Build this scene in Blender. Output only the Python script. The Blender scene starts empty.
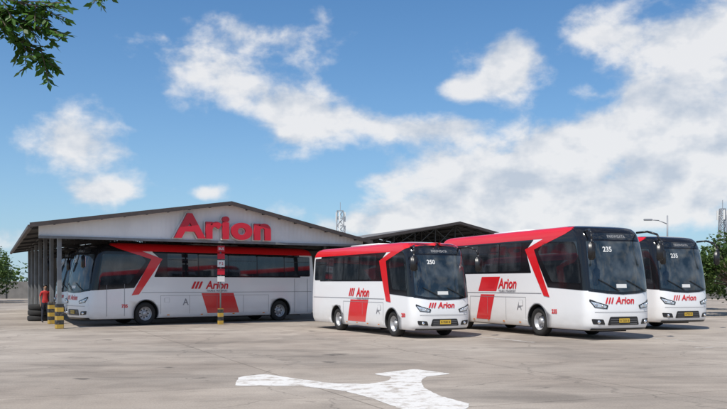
import bpy, bmesh, math, random
from mathutils import Vector, Matrix
random.seed(7)
R = math.radians
scene = bpy.context.scene
COL = scene.collection

# ------------------------------------------------------------------ helpers
def link(o, parent=None):
    COL.objects.link(o)
    if parent is not None:
        o.parent = parent
    return o

def empty(name, loc=(0,0,0), rz=0):
    e = bpy.data.objects.new(name, None)
    e.empty_display_size = 0.3
    e.location = loc
    e.rotation_euler = (0,0,rz)
    return link(e)

def mesh_obj(name, bm, mats, parent=None, smooth=False):
    me = bpy.data.meshes.new(name)
    bm.normal_update()
    bm.to_mesh(me); bm.free()
    for m in (mats if isinstance(mats,(list,tuple)) else [mats]):
        me.materials.append(m)
    if smooth:
        for p in me.polygons: p.use_smooth = True
    o = bpy.data.objects.new(name, me)
    return link(o, parent)

def beam(bm, p1, p2, r, r2=None, n=4, mi=0):
    p1=Vector(p1); p2=Vector(p2); d=(p2-p1)
    if d.length<1e-6: return
    d.normalize()
    up=Vector((0,0,1)) if abs(d.z)<0.95 else Vector((1,0,0))
    a=d.cross(up).normalized(); b=d.cross(a).normalized()
    r2 = r if r2 is None else r2
    ph = math.pi/4 if n==4 else 0
    k = 1.414 if n==4 else 1
    A=[];B=[]
    for i in range(n):
        t=2*math.pi*i/n+ph
        o=a*math.cos(t)+b*math.sin(t)
        A.append(bm.verts.new(p1+o*r*k)); B.append(bm.verts.new(p2+o*r2*k))
    for i in range(n):
        f=bm.faces.new((A[i],A[(i+1)%n],B[(i+1)%n],B[i])); f.material_index=mi
    f=bm.faces.new(A[::-1]); f.material_index=mi
    f=bm.faces.new(B); f.material_index=mi

def box(bm, c, s, mi=0, rot=None):
    m = Matrix.Translation(c)
    if rot is not None: m = m @ rot
    r = bmesh.ops.create_cube(bm, size=1, matrix=m @ Matrix.Diagonal((s[0],s[1],s[2],1)))
    fs=set()
    for v in r['verts']:
        for f in v.link_faces: fs.add(f)
    for f in fs: f.material_index=mi

# ------------------------------------------------------------------ materials
def mat(name, col, rough=0.5, metal=0.0, coat=0.0, var=0.0, vscale=3.0, bump=0.0, bscale=20.0, spec=0.5):
    m=bpy.data.materials.new(name); m.use_nodes=True
    nt=m.node_tree; b=nt.nodes['Principled BSDF']
    b.inputs['Base Color'].default_value=(*col,1)
    b.inputs['Roughness'].default_value=rough
    b.inputs['Metallic'].default_value=metal
    b.inputs['Coat Weight'].default_value=coat
    b.inputs['Coat Roughness'].default_value=0.06
    b.inputs['Specular IOR Level'].default_value=spec
    if var>0 or bump>0:
        tc=nt.nodes.new('ShaderNodeTexCoord')
        n=nt.nodes.new('ShaderNodeTexNoise'); n.inputs['Scale'].default_value=vscale; n.inputs['Detail'].default_value=5
        nt.links.new(tc.outputs['Object'],n.inputs['Vector'])
        if var>0:
            r=nt.nodes.new('ShaderNodeMapRange')
            r.inputs['From Min'].default_value=0.3; r.inputs['From Max'].default_value=0.7
            r.inputs['To Min'].default_value=1-var; r.inputs['To Max'].default_value=1+var*0.3
            nt.links.new(n.outputs['Fac'],r.inputs['Value'])
            x=nt.nodes.new('ShaderNodeVectorMath'); x.operation='SCALE'
            x.inputs[0].default_value=col
            nt.links.new(r.outputs['Result'],x.inputs['Scale'])
            nt.links.new(x.outputs['Vector'],b.inputs['Base Color'])
        if bump>0:
            n2=nt.nodes.new('ShaderNodeTexNoise'); n2.inputs['Scale'].default_value=bscale; n2.inputs['Detail'].default_value=4
            nt.links.new(tc.outputs['Object'],n2.inputs['Vector'])
            bp=nt.nodes.new('ShaderNodeBump'); bp.inputs['Strength'].default_value=bump; bp.inputs['Distance'].default_value=0.02
            nt.links.new(n2.outputs['Fac'],bp.inputs['Height'])
            nt.links.new(bp.outputs['Normal'],b.inputs['Normal'])
    return m

def paint(name, col, dust=0.35):
    m=mat(name,col,0.28,0,0.6)
    nt=m.node_tree; b=nt.nodes['Principled BSDF']; L=nt.links
    tc=nt.nodes.new('ShaderNodeTexCoord')
    sp=nt.nodes.new('ShaderNodeSeparateXYZ'); L.new(tc.outputs['Object'],sp.inputs[0])
    mp=nt.nodes.new('ShaderNodeMapping'); mp.inputs['Scale'].default_value=(1.2,1.2,3)
    L.new(tc.outputs['Object'],mp.inputs[0])
    n=nt.nodes.new('ShaderNodeTexNoise'); n.inputs['Scale'].default_value=1.6; n.inputs['Detail'].default_value=5
    L.new(mp.outputs[0],n.inputs['Vector'])
    r=nt.nodes.new('ShaderNodeMapRange'); r.inputs['From Min'].default_value=1.0; r.inputs['From Max'].default_value=0.25
    r.inputs['To Min'].default_value=0.04; r.inputs['To Max'].default_value=1.0
    L.new(sp.outputs['Z'],r.inputs['Value'])
    mu=nt.nodes.new('ShaderNodeMath'); mu.operation='MULTIPLY'; L.new(r.outputs[0],mu.inputs[0]); L.new(n.outputs['Fac'],mu.inputs[1])
    mu2=nt.nodes.new('ShaderNodeMath'); mu2.operation='MULTIPLY'; L.new(mu.outputs[0],mu2.inputs[0]); mu2.inputs[1].default_value=dust*2
    mx=nt.nodes.new('ShaderNodeMix'); mx.data_type='RGBA'
    mx.inputs['A'].default_value=(*col,1); mx.inputs['B'].default_value=(0.34,0.29,0.24,1)
    L.new(mu2.outputs[0],mx.inputs['Factor']); L.new(mx.outputs['Result'],b.inputs['Base Color'])
    return m

M={}
M['white']=paint('white_paint',(0.84,0.84,0.84),0.28)
M['red']=paint('red_paint',(0.70,0.010,0.015),0.15)
M['black_trim']=mat('black_trim',(0.018,0.018,0.02),0.35)
M['seam']=mat('panel_seam',(0.25,0.25,0.26),0.7)
M['tyre']=mat('tyre_rubber',(0.025,0.024,0.023),0.85,var=0.3)
M['rim']=mat('steel_rim',(0.50,0.50,0.51),0.4,0.4,var=0.3,vscale=8)
M['arch']=mat('wheel_arch_dark',(0.012,0.012,0.012),0.9)
M['lamp']=mat('lamp_lens',(0.55,0.58,0.62),0.08,0.3,1.0)
M['chrome']=mat('lamp_reflector',(0.85,0.86,0.88),0.12,1.0)
M['amber']=mat('amber_lens',(0.8,0.25,0.02),0.2)
M['tail']=mat('tail_lens',(0.45,0.01,0.01),0.2)
M['plate']=mat('number_plate_yellow',(0.65,0.42,0.05),0.4)
M['grey']=mat('grey_lettering',(0.25,0.25,0.27),0.4)
M['redtxt']=mat('red_lettering',(0.64,0.012,0.02),0.35)
M['blk']=mat('black_lettering',(0.02,0.02,0.02),0.4)
M['paper']=mat('white_sticker',(0.72,0.72,0.70),0.5)

def glassmat(name, base, var, sc):
    m=mat(name,base,0.04,0,0.0,spec=0.8)
    nt=m.node_tree;b=nt.nodes['Principled BSDF'];L=nt.links
    tc=nt.nodes.new('ShaderNodeTexCoord')
    mp=nt.nodes.new('ShaderNodeMapping'); mp.inputs['Scale'].default_value=sc
    L.new(tc.outputs['Object'],mp.inputs[0])
    n=nt.nodes.new('ShaderNodeTexNoise'); n.inputs['Scale'].default_value=1.0; n.inputs['Detail'].default_value=3
    L.new(mp.outputs[0],n.inputs['Vector'])
    cr=nt.nodes.new('ShaderNodeValToRGB')
    cr.color_ramp.elements[0].position=0.42; cr.color_ramp.elements[0].color=(*base,1)
    cr.color_ramp.elements[1].position=0.72; cr.color_ramp.elements[1].color=(*var,1)
    L.new(n.outputs['Fac'],cr.inputs[0]); L.new(cr.outputs[0],b.inputs['Base Color'])
    return m
M['glass']=glassmat('tinted_window_glass',(0.010,0.013,0.017),(0.05,0.055,0.06),(2.2,2.2,1.0))
M['band']=mat('black_window_surround',(0.010,0.010,0.012),0.10)
M['screen']=glassmat('windscreen_glass',(0.014,0.022,0.028),(0.09,0.105,0.115),(1.6,1.8,1.6))

# ------------------------------------------------------------------ bus
def interp(tab, z):
    if z<=tab[0][0]: return tab[0][1]
    if z>=tab[-1][0]: return tab[-1][1]
    for i in range(len(tab)-1):
        if tab[i][0]<=z<=tab[i+1][0]:
            z0,a=tab[i]; z1,b=tab[i+1]
            t=(z-z0)/(z1-z0)
            m0=(tab[i+1][1]-tab[i-1][1])/(tab[i+1][0]-tab[i-1][0]) if i>0 else (b-a)/(z1-z0)
            m1=(tab[i+2][1]-tab[i][1])/(tab[i+2][0]-tab[i][0]) if i+2<len(tab) else (b-a)/(z1-z0)
            h=z1-z0
            return (2*t**3-3*t*t+1)*a+(t**3-2*t*t+t)*h*m0+(-2*t**3+3*t*t)*b+(t**3-t*t)*h*m1

class Body:
    def __init__(s,L,W,H,rake=1.0):
        s.L=L; s.W=W; s.H=H; k=H/3.6; s.k=k; hw=W/2
        s.n=3.3; s.a=0.62*k; s.b=0.28
        s.ft=[(0.30,-0.10),(0.42,-0.02),(0.6,0.0),(1.0,0.0),(1.35,-0.03),(1.9,-0.10),(2.5,-0.21),(3.0,-0.33),(3.25,-0.42),(3.42,-0.55),(3.53,-0.80),(3.6,-1.4)]
        s.ft=[(z*k,f*k*rake) for z,f in s.ft]
        s.wt=[(0.30,-0.06),(0.45,-0.015),(0.8,0),(1.4,0),(2.1,-0.012),(2.9,-0.04),(3.2,-0.06),(3.38,-0.10),(3.5,-0.17),(3.57,-0.30),(3.6,-0.55)]
        s.wt=[(z*k,hw+w) for z,w in s.wt]
        s.rt=[(0.30,0.12),(0.6,0.0),(1.8,0.0),(3.0,0.06),(3.3,0.13),(3.5,0.3),(3.6,0.7)]
        s.rt=[(z*k,-L+r) for z,r in s.rt]
        s.z0=0.30*k
    def f(s,z): return interp(s.ft,z)
    def w(s,z): return interp(s.wt,z)
    def r(s,z): return interp(s.rt,z)
    def sy(s,x,z):
        w,f,r=s.w(z),s.f(z),s.r(z)
        c=(x-(f-s.a))/s.a
        if c>0:
            c=min(c,0.9999); return w*(1-c**s.n)**(1/s.n)
        c=((r+s.b)-x)/s.b
        if c>0:
            c=min(c,0.9999); return w*(1-c**2.5)**(1/2.5)
        return w
    def fx(s,y,z):
        w,f=s.w(z),s.f(z); c=min(abs(y)/w,0.9999)
        return f-s.a+s.a*(1-c**s.n)**(1/s.n)
    def P(s,mode,u,v):
        if mode=='R': return Vector((u,-s.sy(u,v),v))
        if mode=='L': return Vector((u, s.sy(u,v),v))
        if mode=='F': return Vector((s.fx(u,v),u,v))
        return Vector((s.r(v),u,v))
    def pt(s,mode,u,v,off):
        e=0.004
        du=s.P(mode,u+e,v)-s.P(mode,u-e,v); dv=s.P(mode,u,v+e)-s.P(mode,u,v-e)
        n=du.cross(dv)
        ref={'R':Vector((0,-1,0)),'L':Vector((0,1,0)),'F':Vector((1,0,0)),'B':Vector((-1,0,0))}[mode]
        n.normalize()
        if n.dot(ref)<0: n=-n
        return s.P(mode,u,v)+n*off
    def outline(s,z):
        w,f,r=s.w(z),s.f(z),s.r(z); pts=[]
        N=24
        for i in range(N+1):
            t=i/N*math.pi/2
            pts.append((f-s.a+s.a*math.cos(t)**(2/s.n), w*math.sin(t)**(2/s.n)))
        x0=f-s.a; x1=r+s.b; K=26
        for i in range(1,K): pts.append((x0+(x1-x0)*i/K,w))
        for i in range(9):
            t=i/8*math.pi/2
            pts.append((x1-s.b*math.sin(t)**(0.8), w*math.cos(t)**(0.8)))
        half=pts
        return half+[(x,-y) for x,y in half[-2:0:-1]]

def fillet(pts, r, seg=4):
    out=[]; n=len(pts)
    for i in range(n):
        p0=Vector(pts[i-1]);p=Vector(pts[i]);p1=Vector(pts[(i+1)%n])
        a=(p0-p);b=(p1-p)
        rr=min(r,a.length*0.45,b.length*0.45)
        a=p+a.normalized()*rr; b=p+b.normalized()*rr
        for k in range(seg+1):
            t=k/seg
            q=a*(1-t)**2+p*2*t*(1-t)+b*t*t
            out.append((q.x,q.y))
    return out

REF={'R':Vector((0,-1,0)),'L':Vector((0,1,0)),'F':Vector((1,0,0)),'B':Vector((-1,0,0))}
def decal(body, parent, name, mode, pts, off, m, step=0.1, smooth=True):
    bm=bmesh.new()
    vs=[bm.verts.new((u,v,0)) for u,v in pts]
    bm.faces.new(vs)
    bm.normal_update()
    bmesh.ops.triangulate(bm,faces=bm.faces[:],ngon_method='EAR_CLIP')
    us=[p[0] for p in pts]; zs=[p[1] for p in pts]
    def cuts(lo,hi,ax,st):
        k=math.ceil((hi-lo)/st)
        for i in range(1,k):
            c=lo+(hi-lo)*i/k
            co=[0,0,0]; co[ax]=c; no=[0,0,0]; no[ax]=1
            bmesh.ops.bisect_plane(bm,geom=bm.verts[:]+bm.edges[:]+bm.faces[:],plane_co=co,plane_no=no,dist=1e-5)
    ust=step if mode in 'F' else (step if max(us)>-1.9 else 1.0)
    cuts(min(us),max(us),0,ust); cuts(min(zs),max(zs),1,step)
    for v in bm.verts:
        v.co=body.pt(mode,v.co.x,v.co.y,off)
    bm.normal_update()
    for f in bm.faces:
        if f.normal.dot(REF[mode])<0: f.normal_flip()
    return mesh_obj(name,bm,m,parent,smooth)

def strip(p0,p1,wd):
    a=Vector(p0);b=Vector(p1);d=(b-a).normalized();n=Vector((-d.y,d.x))*wd/2
    return [tuple(a+n),tuple(a-n),tuple(b-n),tuple(b+n)]

def text(parent,name,s,size,loc,rot,m,off=0.0,ext=0.0,sx=1.0,shear=0.0,space=1.0,align='CENTER'):
    c=bpy.data.curves.new(name,'FONT'); c.body=s; c.size=size; c.align_x=align
    c.offset=off; c.extrude=ext; c.shear=shear; c.space_character=space
    c.materials.append(m)
    o=bpy.data.objects.new(name,c); link(o,parent)
    o.location=loc; o.rotation_euler=rot; o.scale=(sx,1,1)
    return o

def ctext(body,parent,name,s,size,mode,u0,v0,m,offs=0.012,bold=0.0,shear=0.0,sx=1.0):
    """vinyl lettering that follows the body surface"""
    c=bpy.data.curves.new(name,'FONT'); c.body=s; c.size=size; c.align_x='CENTER'; c.offset=bold; c.shear=shear; c.resolution_u=4
    t=bpy.data.objects.new('tmp_text',c); COL.objects.link(t)
    bpy.context.view_layer.update()
    me=bpy.data.meshes.new_from_object(t.evaluated_get(bpy.context.evaluated_depsgraph_get()))
    bpy.data.objects.remove(t)
    sg=-1 if mode in 'LB' else 1
    bm=bmesh.new(); bm.from_mesh(me)
    zs=[v.co.y for v in bm.verts]
    if not zs: bm.free(); return
    for i in range(1,4):
        cc=min(zs)+(max(zs)-min(zs))*i/4
        bmesh.ops.bisect_plane(bm,geom=bm.verts[:]+bm.edges[:]+bm.faces[:],plane_co=(0,cc,0),plane_no=(0,1,0),dist=1e-5)
    for v in bm.verts: v.co=body.pt(mode,u0+sg*v.co.x*sx,v0+v.co.y,offs)
    bm.normal_update()
    for f in bm.faces:
        if f.normal.dot(REF[mode])<0: f.normal_flip()
    return mesh_obj(name,bm,m,parent)

def wheel(parent,name,x,y,side,rad=0.5):
    k=rad/0.5
    prof=[(0.0,.10,1),(0.085,.10,1),(0.10,.085,1),(0.115,.04,1),(0.15,.0,1),(0.22,-.005,1),(0.26,.03,1),(0.285,.09,1),(0.30,.125,1),
          (0.312,.115,0),(0.34,.135,0),(0.41,.15,0),(0.465,.135,0),(0.497,.10,0),(0.5,.06,0),(0.5,-.09,0),(0.47,-.13,0),(0.30,-.13,0),(0.0,-.13,0)]
    bm=bmesh.new(); N=40; rings=[]
    for r,o,mi in prof:
        if r==0:
            rings.append([bm.verts.new((0,o*side,0))])
        else:
            rings.append([bm.verts.new((r*k*math.cos(2*math.pi*i/N),o*side,r*k*math.sin(2*math.pi*i/N))) for i in range(N)])
    for j in range(len(prof)-1):
        A,B=rings[j],rings[j+1]; mi=0 if (prof[j][2]==0 or prof[j+1][2]==0) else 1
        for i in range(N):
            i2=(i+1)%N
            if len(A)==1: f=bm.faces.new((A[0],B[i],B[i2]))
            elif len(B)==1: f=bm.faces.new((A[i],B[0],A[i2]))
            else: f=bm.faces.new((A[i],B[i],B[i2],A[i2]))
            f.material_index=mi
    bmesh.ops.recalc_face_normals(bm,faces=bm.faces[:])
    for i in range(8):
        t=2*math.pi*i/8
        beam(bm,(0.19*k*math.cos(t),-.01*side,0.19*k*math.sin(t)),(0.19*k*math.cos(t),.006*side,0.19*k*math.sin(t)),0.03*k,n=10,mi=2)
        t+=math.pi/8
        beam(bm,(0.125*k*math.cos(t),.02*side,0.125*k*math.sin(t)),(0.125*k*math.cos(t),.05*side,0.125*k*math.sin(t)),0.012*k,n=6,mi=1)
    o=mesh_obj(name,bm,[M['tyre'],M['rim'],M['arch']],parent,True)
    o.location=(x,y,rad)
    return o

def build_bus(name, L, W, H, fw, rw, number, chev, blocks, word_x, word_z=1.58, doors=(), rake=1.0):
    B=Body(L,W,H,rake); k=B.k
    root=empty(name)
    zt=3.24*k
    zs=[0.30,0.34,0.39,0.45,0.55,0.7,0.9,1.1,1.25,1.4,1.55,1.7,1.85,2.0,2.15,2.3,2.45,2.6,2.75,2.9,3.0,3.1,3.18,3.24,3.30,3.36,3.41,3.45,3.49,3.52,3.55,3.575,3.59,3.6]
    bm=bmesh.new(); rings=[]
    for z in zs:
        rings.append([bm.verts.new((x,y,z*k)) for x,y in B.outline(z*k)])
    n=len(rings[0])
    for j in range(len(rings)-1):
        for i in range(n):
            i2=(i+1)%n
            f=bm.faces.new((rings[j][i],rings[j][i2],rings[j+1][i2],rings[j+1][i]))
    bm.faces.new(rings[0][::-1]); bm.faces.new(rings[-1])
    bmesh.ops.recalc_face_normals(bm,faces=bm.faces[:])
    for f in bm.faces:
        c=f.calc_center_median()
        if c.z>zt: f.material_index=1 if c.x<-1.6*k else 2
    body=mesh_obj('body_shell',bm,[M['white'],M['red'],M['band'],M['arch']],root,True)
    rad=0.5 if k>0.95 else 0.44
    ar=rad*1.15; hw=W/2
    cb=bmesh.new()
    for wx in (fw,rw):
        for s in (1,-1):
            y1=s*(hw+0.2); y0=s*(hw-0.55)
            beam(cb,(wx,y0,rad+0.02),(wx,y1,rad+0.02),ar,n=36)
    bmesh.ops.recalc_face_normals(cb,faces=cb.faces[:])
    cut=mesh_obj('cutter',cb,[M['arch']])
    md=body.modifiers.new('b','BOOLEAN'); md.operation='DIFFERENCE'; md.object=cut; md.solver='EXACT'
    bpy.context.view_layer.update()
    dg=bpy.context.evaluated_depsgraph_get()
    me=bpy.data.meshes.new_from_object(body.evaluated_get(dg))
    body.modifiers.clear(); body.data=me
    bpy.data.objects.remove(cut)
    for p in me.polygons:
        c=p.center
        for wx in (fw,rw):
            d=math.hypot(c.x-wx,c.z-rad-0.02)
            if d<ar+0.012 and abs(c.y)<hw-0.03 and abs(c.y)>hw-0.57:
                if abs(p.normal.z)<0.99 or c.z>0.35:
                    if p.normal.y*c.y<0.5 or abs(c.y)<hw-0.3:
                        p.material_index=3; p.use_smooth=False
    for wx in (fw,rw):
        for s,md_ in ((1,'L'),(-1,'R')):
            lb=bmesh.new(); N=26; prev=None
            for i in range(N+1):
                t=R(-20)+R(220)*i/N
                x=wx+ar*math.cos(t); z=rad+0.02+ar*math.sin(t)
                if z<B.z0+0.005: prev=None; continue
                x2=wx+(ar+0.035)*math.cos(t); z2=rad+0.02+(ar+0.035)*math.sin(t)
                z2=max(z2,B.z0+0.005)
                a=B.pt(md_,x,z,0.0); b=B.pt(md_,x,z,0.022); c=B.pt(md_,x2,z2,0.006)
                q=[lb.verts.new(v) for v in (a,b,c)]
                if prev:
                    lb.faces.new((prev[0],prev[1],q[1],q[0])); lb.faces.new((prev[1],prev[2],q[2],q[1]))
                prev=q
            mesh_obj('arch_lip',lb,M['seam'],root,True)
            wheel(root,'wheel',wx,s*(hw-0.20),s,rad)
    Z=lambda v:v*k
    a=B.a
    cfx=(1-0.925**B.n)**(1/B.n)
    def xb(z): return B.f(z)-a*(1-cfx)+0.01
    zb=Z(2.10)
    cx=chev
    wd=0.46*k
    for mode in ('R','L'):
        pts=[(-L+0.16,zb+0.02),(cx[1]+0.22,zb),(cx[1]-0.15,Z(2.86)),(cx[1]+0.3,zt-0.02),(-L+0.24,zt-0.02)]
        decal(B,root,'window_band',mode,fillet(pts,0.06),0.004,M['band'])
        x0=-L+0.42; x1=cx[1]-0.40; np_=max(3,round((x1-x0)/1.5)); wpn=(x1-x0)/np_
        for i in range(np_):
            p0=x0+i*wpn+0.03; p1=x0+(i+1)*wpn-0.03
            decal(B,root,'window_pane',mode,fillet([(p0,zb+0.07),(p1,zb+0.07),(p1,zt-0.09),(p0,zt-0.09)],0.07),0.009,M['glass'],0.2)
            if i%2==0:
                decal(B,root,'hopper_line',mode,strip((p0+0.03,zt-0.36*k),(p1-0.03,zt-0.36*k),0.02),0.012,M['black_trim'],0.5)
        decal(B,root,'red_cantrail',mode,[(-L+0.2,zt-0.02),(cx[0]-0.4,zt-0.02),(cx[0],Z(3.30)),(cx[0]+0.45,Z(3.42)),(cx[0]+0.6,Z(3.53)),(-L+0.45,Z(3.56))],0.006,M['red'],0.05)
        ch=[(cx[0]+0.66,Z(3.47)),(cx[0]-0.25,Z(3.42)),(cx[1]-0.20,Z(2.90)),(cx[2]-0.36,Z(1.34)),(cx[2]-0.02,Z(1.30)),(cx[1]+wd*0.75,Z(2.88)),(cx[0]+0.25,Z(3.31))]
        decal(B,root,'red_chevron',mode,ch,0.014,M['red'],0.05)
        zz=[Z(v) for v in (1.52,1.8,2.1,2.4,2.7,3.0,3.2,3.34,3.42)]
        fr=[(xb(z),z) for z in zz]
        pts=fr+[(cx[0]+0.5,Z(3.43)),(cx[0]+0.15,Z(3.32)),(cx[1]+wd*0.75-0.06,Z(2.88)),(cx[2]-0.14,Z(1.62))]
        decal(B,root,'front_side_glass',mode,pts,0.008,M['band'],0.05)
        p2=[(xb(Z(1.75))-0.24,Z(1.74)),(cx[2]+0.10,Z(1.80)),(cx[1]+wd+0.12,Z(2.80)),(cx[1]+wd+0.40,Z(3.06)),(xb(Z(3.0))-0.24,Z(3.06))]
        decal(B,root,'driver_window',mode,fillet(p2,0.08),0.014,M['glass'],0.05)
        for (bx0,bx1,bz0,bz1,sl) in blocks:
            decal(B,root,'red_block',mode,[(bx0,bz0),(bx1,bz0),(bx1+sl,bz1),(bx0+sl,bz1)],0.005,M['red'])
        zl0,zl1=Z(0.46),Z(1.28)
        xs,xe=fw-ar-0.12,rw+ar+0.12
        nn=max(2,round((xs-xe)/1.35))
        for i in range(nn+1):
            xx=xs+(xe-xs)*i/nn
            decal(B,root,'seam',mode,strip((xx,zl0),(xx,zl1),0.014),0.0075,M['seam'],0.4)
        decal(B,root,'seam',mode,strip((xs,zl1),(xe,zl1),0.012),0.0085,M['seam'],1.0)
        decal(B,root,'seam',mode,strip((-L+0.35,Z(1.42)),(cx[2]-0.5,Z(1.42)),0.018),0.0095,M['seam'],1.0)
        for dx in doors:
            for q in (strip((dx,Z(0.42)),(dx,Z(2.06)),0.018),strip((dx-0.8,Z(0.42)),(dx-0.8,Z(2.06)),0.018)):
                decal(B,root,'door_seam',mode,q,0.0105,M['seam'],0.3)
        decal(B,root,'fuel_flap',mode,fillet([(fw-ar-0.55,Z(0.98)),(fw-ar-0.3,Z(0.98)),(fw-ar-0.3,Z(1.18)),(fw-ar-0.55,Z(1.18))],0.03),0.0115,M['seam'],0.5)
        decal(B,root,'fuel_flap_face',mode,fillet([(fw-ar-0.54,Z(0.985)),(fw-ar-0.31,Z(0.985)),(fw-ar-0.31,Z(1.175)),(fw-ar-0.54,Z(1.175))],0.03),0.0145,M['white'],0.5)
        for i in range(4):
            xx=fw-ar-0.5+(rw-fw+2*ar+0.9)*i/3
            decal(B,root,'side_marker',mode,fillet([(xx-0.06,Z(0.40)),(xx+0.06,Z(0.40)),(xx+0.06,Z(0.44)),(xx-0.06,Z(0.44))],0.01),0.013,M['amber'])
        sg=1 if mode=='R' else -1
        ctext(B,root,'side_lettering','Arion',0.50*k,mode,word_x,Z(word_z),M['redtxt'],0.012,0.014,0.2)
        for i in range(3):
            bx=word_x-sg*(0.95*k+0.17*k*i); d=0.055*k; sl=0.16*k*sg
            decal(B,root,'slash',mode,[(bx-d,Z(word_z)),(bx+d,Z(word_z)),(bx+d+sl,Z(word_z+0.33)),(bx-d+sl,Z(word_z+0.33))],0.011,M['redtxt'],0.4)
        ctext(B,root,'fleet_lettering','TOURS & TRANSPORT',0.11*k,mode,word_x,Z(word_z-0.13),M['grey'],0.014,0.003)
        ctext(B,root,'fleet_number',number,0.19*k,mode,fw+ar+(0.32 if k<1 else 0.42),Z(0.78),M['redtxt'],0.012,0.008)
        ex=(word_x+fw)/2-(0.15 if k>0.95 else -0.1)
        ctext(B,root,'emblem','A',0.42*k,mode,ex,Z(0.85),M['grey'],0.012,0.004)
    zz=[Z(v) for v in (1.50,1.8,2.1,2.4,2.7,3.0,3.2,3.36,3.43,3.47)]
    rt=[(B.w(z)*0.925,z) for z in zz]; lt=[(-y,z) for y,z in rt[::-1]]
    bot=[(-0.6,Z(1.43)),(0,Z(1.40)),(0.6,Z(1.43))]
    decal(B,root,'windscreen_surround','F',rt+lt+bot,0.010,M['band'],0.06)
    z2=[Z(v) for v in (1.58,1.8,2.1,2.4,2.7,2.9,3.05)]
    rt=[(B.w(z)*0.90-0.01,z) for z in z2]; lt=[(-y,z) for y,z in rt[::-1]]
    decal(B,root,'windscreen','F',fillet(rt+lt+[(-0.6,Z(1.51)),(0,Z(1.48)),(0.6,Z(1.51))],0.05,2),0.016,M['screen'],0.06)
    decal(B,root,'destination_glass','F',fillet([(-0.85*k,Z(3.10)),(0.85*k,Z(3.10)),(0.80*k,Z(3.30)),(-0.80*k,Z(3.30))],0.05),0.018,M['glass'],0.06)
    ctext(B,root,'destination_text','PARIWISATA',0.12*k,'F',0,Z(3.155),M['seam'],0.024,0.003)
    decal(B,root,'route_card','F',[(-0.25,Z(1.60)),(0.15,Z(1.60)),(0.15,Z(1.72)),(-0.25,Z(1.72))],0.022,M['paper'])
    ctext(B,root,'screen_number',number,0.22*k,'F',-0.42*k,Z(2.72),M['paper'],0.024,0.006)
    wb=bmesh.new()
    for (u0,v0,u1,v1) in ((-0.15,1.50,-0.85,1.86),(0.85,1.52,0.15,1.84)):
        pv=None
        for i in range(9):
            t=i/8; p=B.pt('F',(u0+(u1-u0)*t)*k,Z(v0+(v1-v0)*t),0.045)
            if pv is not None: beam(wb,pv,p,0.010)
            pv=p
    mesh_obj('wipers',wb,M['black_trim'],root)
    for s in (1,-1):
        hl=[(s*0.62*k,Z(0.96)),(s*1.0*k,Z(1.00)),(s*1.12*k,Z(1.20)),(s*1.11*k,Z(1.26)),(s*0.92*k,Z(1.17)),(s*0.58*k,Z(1.07))]
        decal(B,root,'headlight',"F",hl,0.012,M['black_trim'],0.05)
        hl2=[(s*0.66*k,Z(0.985)),(s*0.98*k,Z(1.02)),(s*1.09*k,Z(1.19)),(s*0.92*k,Z(1.14)),(s*0.64*k,Z(1.05))]
        decal(B,root,'headlight_lens',"F",hl2,0.018,M['lamp'],0.05)
        lb=bmesh.new()
        for yy in (0.78,0.96):
            p=B.pt('F',s*yy*k,Z(1.04+0.06*(yy-0.7)/0.3),0.012)
            bmesh.ops.create_uvsphere(lb,u_segments=16,v_segments=8,radius=0.045*k,matrix=Matrix.Translation(p))
        p=B.pt('F',s*0.88*k,Z(0.56),0.0)
        bmesh.ops.create_uvsphere(lb,u_segments=16,v_segments=8,radius=0.06*k,matrix=Matrix.Translation(p))
        mesh_obj('lamps',lb,M['chrome'],root,True)
        decal(B,root,'fog_recess','F',fillet([(s*0.68*k,Z(0.48)),(s*1.04*k,Z(0.50)),(s*1.08*k,Z(0.66)),(s*0.74*k,Z(0.64))],0.04),0.010,M['black_trim'],0.05)
    decal(B,root,'grille','F',fillet([(-0.60*k,Z(0.46)),(0.60*k,Z(0.46)),(0.52*k,Z(0.72)),(-0.52*k,Z(0.72))],0.05),0.010,M['black_trim'],0.08)
    for i in range(3):
        z=0.50+0.07*i
        decal(B,root,'grille_bar','F',strip((-0.5*k,Z(z)),(0.5*k,Z(z)),0.010),0.022,M['seam'],0.1)
    decal(B,root,'bonnet_line','F',strip((-1.0*k,Z(0.86)),(1.0*k,Z(0.86)),0.014),0.010,M['seam'],0.08)
    decal(B,root,'valance','F',[(-B.w(Z(0.36))*0.9,Z(0.31)),(B.w(Z(0.36))*0.9,Z(0.31)),(B.w(Z(0.36))*0.9,Z(0.37)),(-B.w(Z(0.36))*0.9,Z(0.37))],0.010,M['black_trim'],0.05)
    pb=bmesh.new(); box(pb,(0.035,0,Z(0.60)),(0.015,0.40,0.13)); mesh_obj('number_plate',pb,M['plate'],root)
    text(root,'plate_number','B 7'+number+' IS',0.09,(0.045,0,Z(0.60)-0.03),(R(90),0,R(90)),M['blk'],off=0.002)
    ctext(B,root,'front_lettering','Arion',0.30*k,'F',0.05,Z(1.12),M['redtxt'],0.012,0.008,0.2)
    for i in range(3):
        u=-0.45*k-0.10*k*i
        decal(B,root,'front_slash','F',[(u-0.03,Z(1.12)),(u+0.02,Z(1.12)),(u+0.09,Z(1.31)),(u+0.04,Z(1.31))],0.012,M['redtxt'],0.1)
    for s in (1,-1):
        mb=bmesh.new()
        pts=[(-0.62*k*rake,s*(hw-0.20),Z(3.36)),(-0.25*k,s*(hw-0.08),Z(3.38)),(0.04*k,s*(hw+0.06),Z(3.28)),(0.12*k,s*(hw+0.10),Z(3.08)),(0.12*k,s*(hw+0.10),Z(2.9))]
        for i in range(len(pts)-1): beam(mb,pts[i],pts[i+1],0.035,n=8)
        mesh_obj('mirror_arm',mb,M['black_trim'],root,True)
        hb=bmesh.new()
        box(hb,(0.12*k,s*(hw+0.10),Z(2.72)),(0.13,0.25,0.54*k))
        bmesh.ops.bevel(hb,geom=hb.edges[:],offset=0.045,segments=3,affect='EDGES')
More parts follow.
